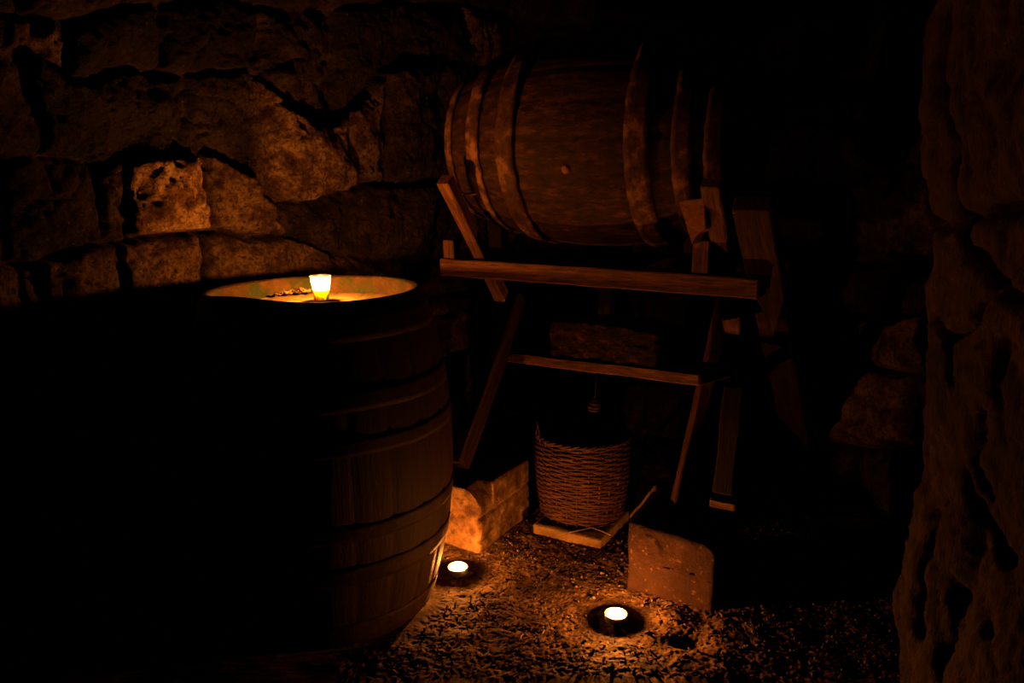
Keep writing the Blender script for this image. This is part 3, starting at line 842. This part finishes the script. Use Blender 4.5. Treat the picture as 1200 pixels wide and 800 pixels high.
VZ = .8335
vp = on_z(377, 352.5, VZ + .0)
vot = thing('votive_candle', 'candle burning in a small tumbler glass on the barrel lid', 'candle', (vp.x, vp.y, VZ))
W = parent_world(vot)
obj('tumbler', lathe_bm([(0, 0), (.019, 0), (.0205, .002), (.0245, .049), (.0262, .051), (.0275, .070), (.0268, .0705), (.0252, .052), (.0235, .050), (.0192, .004), (0, .004)], 40), M['cup'], vot, W)
obj('wax', lathe_bm([(0, .0045), (.0185, .0045), (.0212, .034), (.019, .0328), (.006, .0322), (0, .0322)], 36), M['wax'], vot, W)
bm = bmesh.new(); tube_bm(bm, [Vector((0, 0, .031)), Vector((0, 0, .041)), Vector((.001, 0, .0455))], .0009, 5)
obj('wick', bm, M['wick'], vot, W)
obj('flame', flame_bm(.018, .0052), M['flame_big'], vot, W @ Matrix.Translation((0, 0, .0455)))

# ------------------------------------------------------------------ small litter
lid_z = .8325
rl = random.Random(12)
spots = [('curled dry leaf scrap lying nearest the candle glass on the lid', 349, 336, .020), ('dry leaf scrap left of the glass at the far edge of the lid', 340, 338, .016),
         ('small dry leaf scrap left of the others on the lid', 326, 340, .015), ('tiny leaf scrap at the left of the lid', 312, 342, .012)]
for lab, u, v, s in spots:
    p = on_z(u, v + 2, lid_z)
    if math.hypot(p.x - BX, p.y - BY) > .235:
        d = Vector((p.x - BX, p.y - BY, 0)); d = d.normalized() * .225; p = Vector((BX + d.x, BY + d.y, lid_z))
    bm = bmesh.new(); g = {}
    for i in range(7):
        for j in range(6):
            a, b = i / 6 - .5, j / 5 - .5
            wd = (1 - (2 * a) ** 2 * .7) * (1 + .4 * mnoise.noise(Vector((a * 6, b * 6, s * 900))))
            g[i, j] = bm.verts.new((a * 2 * s, b * 1.3 * s * wd, .9 * s * (a * a + b * b) * 2 + abs(mnoise.noise(Vector((a * 4, b * 4, s * 500)))) * s * .6))
    for i in range(6):
        for j in range(5): bm.faces.new((g[i, j], g[i+1, j], g[i+1, j+1], g[i, j+1]))
    bmesh.ops.solidify(bm, geom=bm.faces[:], thickness=.0006)
    tag(obj('leaf_scrap', bm, M['leaf'], None, Matrix.Translation((p.x, p.y, lid_z + .002)) @ Matrix.Rotation(rl.uniform(0, 6), 4, 'Z')), lab, 'leaf', 'leaf scraps on the barrel lid')

def strand(name, u0, v0, u1, v1, rad, mat, label, cat, group=None, z0=.004, z1=.004):
    a = on_z(u0, v0, 0); b = on_z(u1, v1, 0)
    a.z = fh(a.x, a.y) + z0; b.z = fh(b.x, b.y) + z1
    m = (a + b) / 2 + Vector((0, 0, .001)); m.z = max(m.z, fh(m.x, m.y) + .003)
    bm = bmesh.new(); tube_bm(bm, [p - m for p in (a, m, b)], [rad * .8, rad, rad * .7], 6)
    return tag(obj(name, bm, mat, None, Matrix.Translation(m)), label, cat, group)
strand('straw', 608, 752, 613, 742, .0011, M['straw'], 'leftmost of the three short straws on the dirt between barrel and near tealight', 'straw', 'straws on the floor')
strand('straw', 617, 743, 623, 749, .0011, M['straw'], 'middle one of the three short straws on the dirt before the tealights', 'straw', 'straws on the floor')
strand('straw', 634, 748, 638, 739, .0012, M['straw'], 'rightmost of the three short straws on the dirt, nearest the front tealight', 'straw', 'straws on the floor')
# bent nail-like peg standing beside the near tealight
pn = on_z(762, 767, 0); pn.z = fh(pn.x, pn.y) - .002
top = on_z(757, 742, .0) ; 
hh = Vector((pn.x - .010, pn.y + .004, pn.z + .058))
peg = thing('bent_twig', 'thin pale twig standing in the dirt beside the near tealight', 'twig', pn)
bm = bmesh.new(); tube_bm(bm, [pn, pn * .5 + hh * .5, hh], [.0014, .0018, .0022], 6)
obj('stem', bm, M['straw'], peg)
bm = bmesh.new(); tube_bm(bm, [hh + Vector((-.006, 0, .001)), hh + Vector((.003, 0, .003)), hh + Vector((.022, -.004, -.012))], [.003, .0045, .002], 6)
obj('hooked_tip', bm, M['twig'], peg)
# twigs crossing under the basket
for (u0, v0, u1, v1, lab) in ((652, 627, 722, 613, 'thin twig slanting up to the right on the slab under the basket'), (690, 617, 716, 627, 'short twig crossing another on the slab under the basket')):
    a, b = on_z(u0, v0, .036), on_z(u1, v1, .036); m = (a + b) / 2
    bm = bmesh.new(); tube_bm(bm, [a - m, Vector((0, 0, .002)), b - m], .0016, 6)
    tag(obj('twig', bm, M['twig'], None, Matrix.Translation(m)), lab, 'twig')
# stick leaning behind the right block
a = on_z(740, 604, .02); 
pa, pz = on_e(738, 605, 2.385), on_e(764, 575, 2.44)
dirn = (pz - pa).normalized()
foot = Vector((pa.x, pa.y, -.003))
st = thing('leaning_stick', 'thin stick with a knobbly end leaning between the basket and the red brown block', 'stick', foot)
bm = bmesh.new(); pts = [foot.lerp(pz, t) + Vector((0, 0, .003 * math.sin(t * 9))) for t in [i / 8 for i in range(9)]]
tube_bm(bm, pts, .005, 7); obj('shaft', bm, M['twig'], st)
bm = bmesh.new(); kn = on_e(779, 567, 2.46)
tube_bm(bm, [pz, pz.lerp(kn, .3) + Vector((0, 0, .004)), pz.lerp(kn, .6), kn], [.006, .011, .007, .003], 8); obj('knob', bm, M['twig'], st)

# ------------------------------------------------------------------ world and colour management
w = bpy.data.worlds.new('cellar_dark'); SC.world = w; w.use_nodes = True
bgd = w.node_tree.nodes.get('Background') or w.node_tree.nodes.new('ShaderNodeBackground')
bgd.inputs[0].default_value = (0, 0, 0, 1); bgd.inputs[1].default_value = 0
SC.view_settings.view_transform = 'Standard'; SC.view_settings.look = 'None'
SC.view_settings.exposure = 0; SC.view_settings.gamma = 1; SC.view_settings.use_curve_mapping = False
SC.cycles.use_denoising = True
SC.cycles.max_bounces = 6; SC.cycles.diffuse_bounces = 0; SC.cycles.transparent_max_bounces = 12
SC.cycles.sample_clamp_indirect = 4
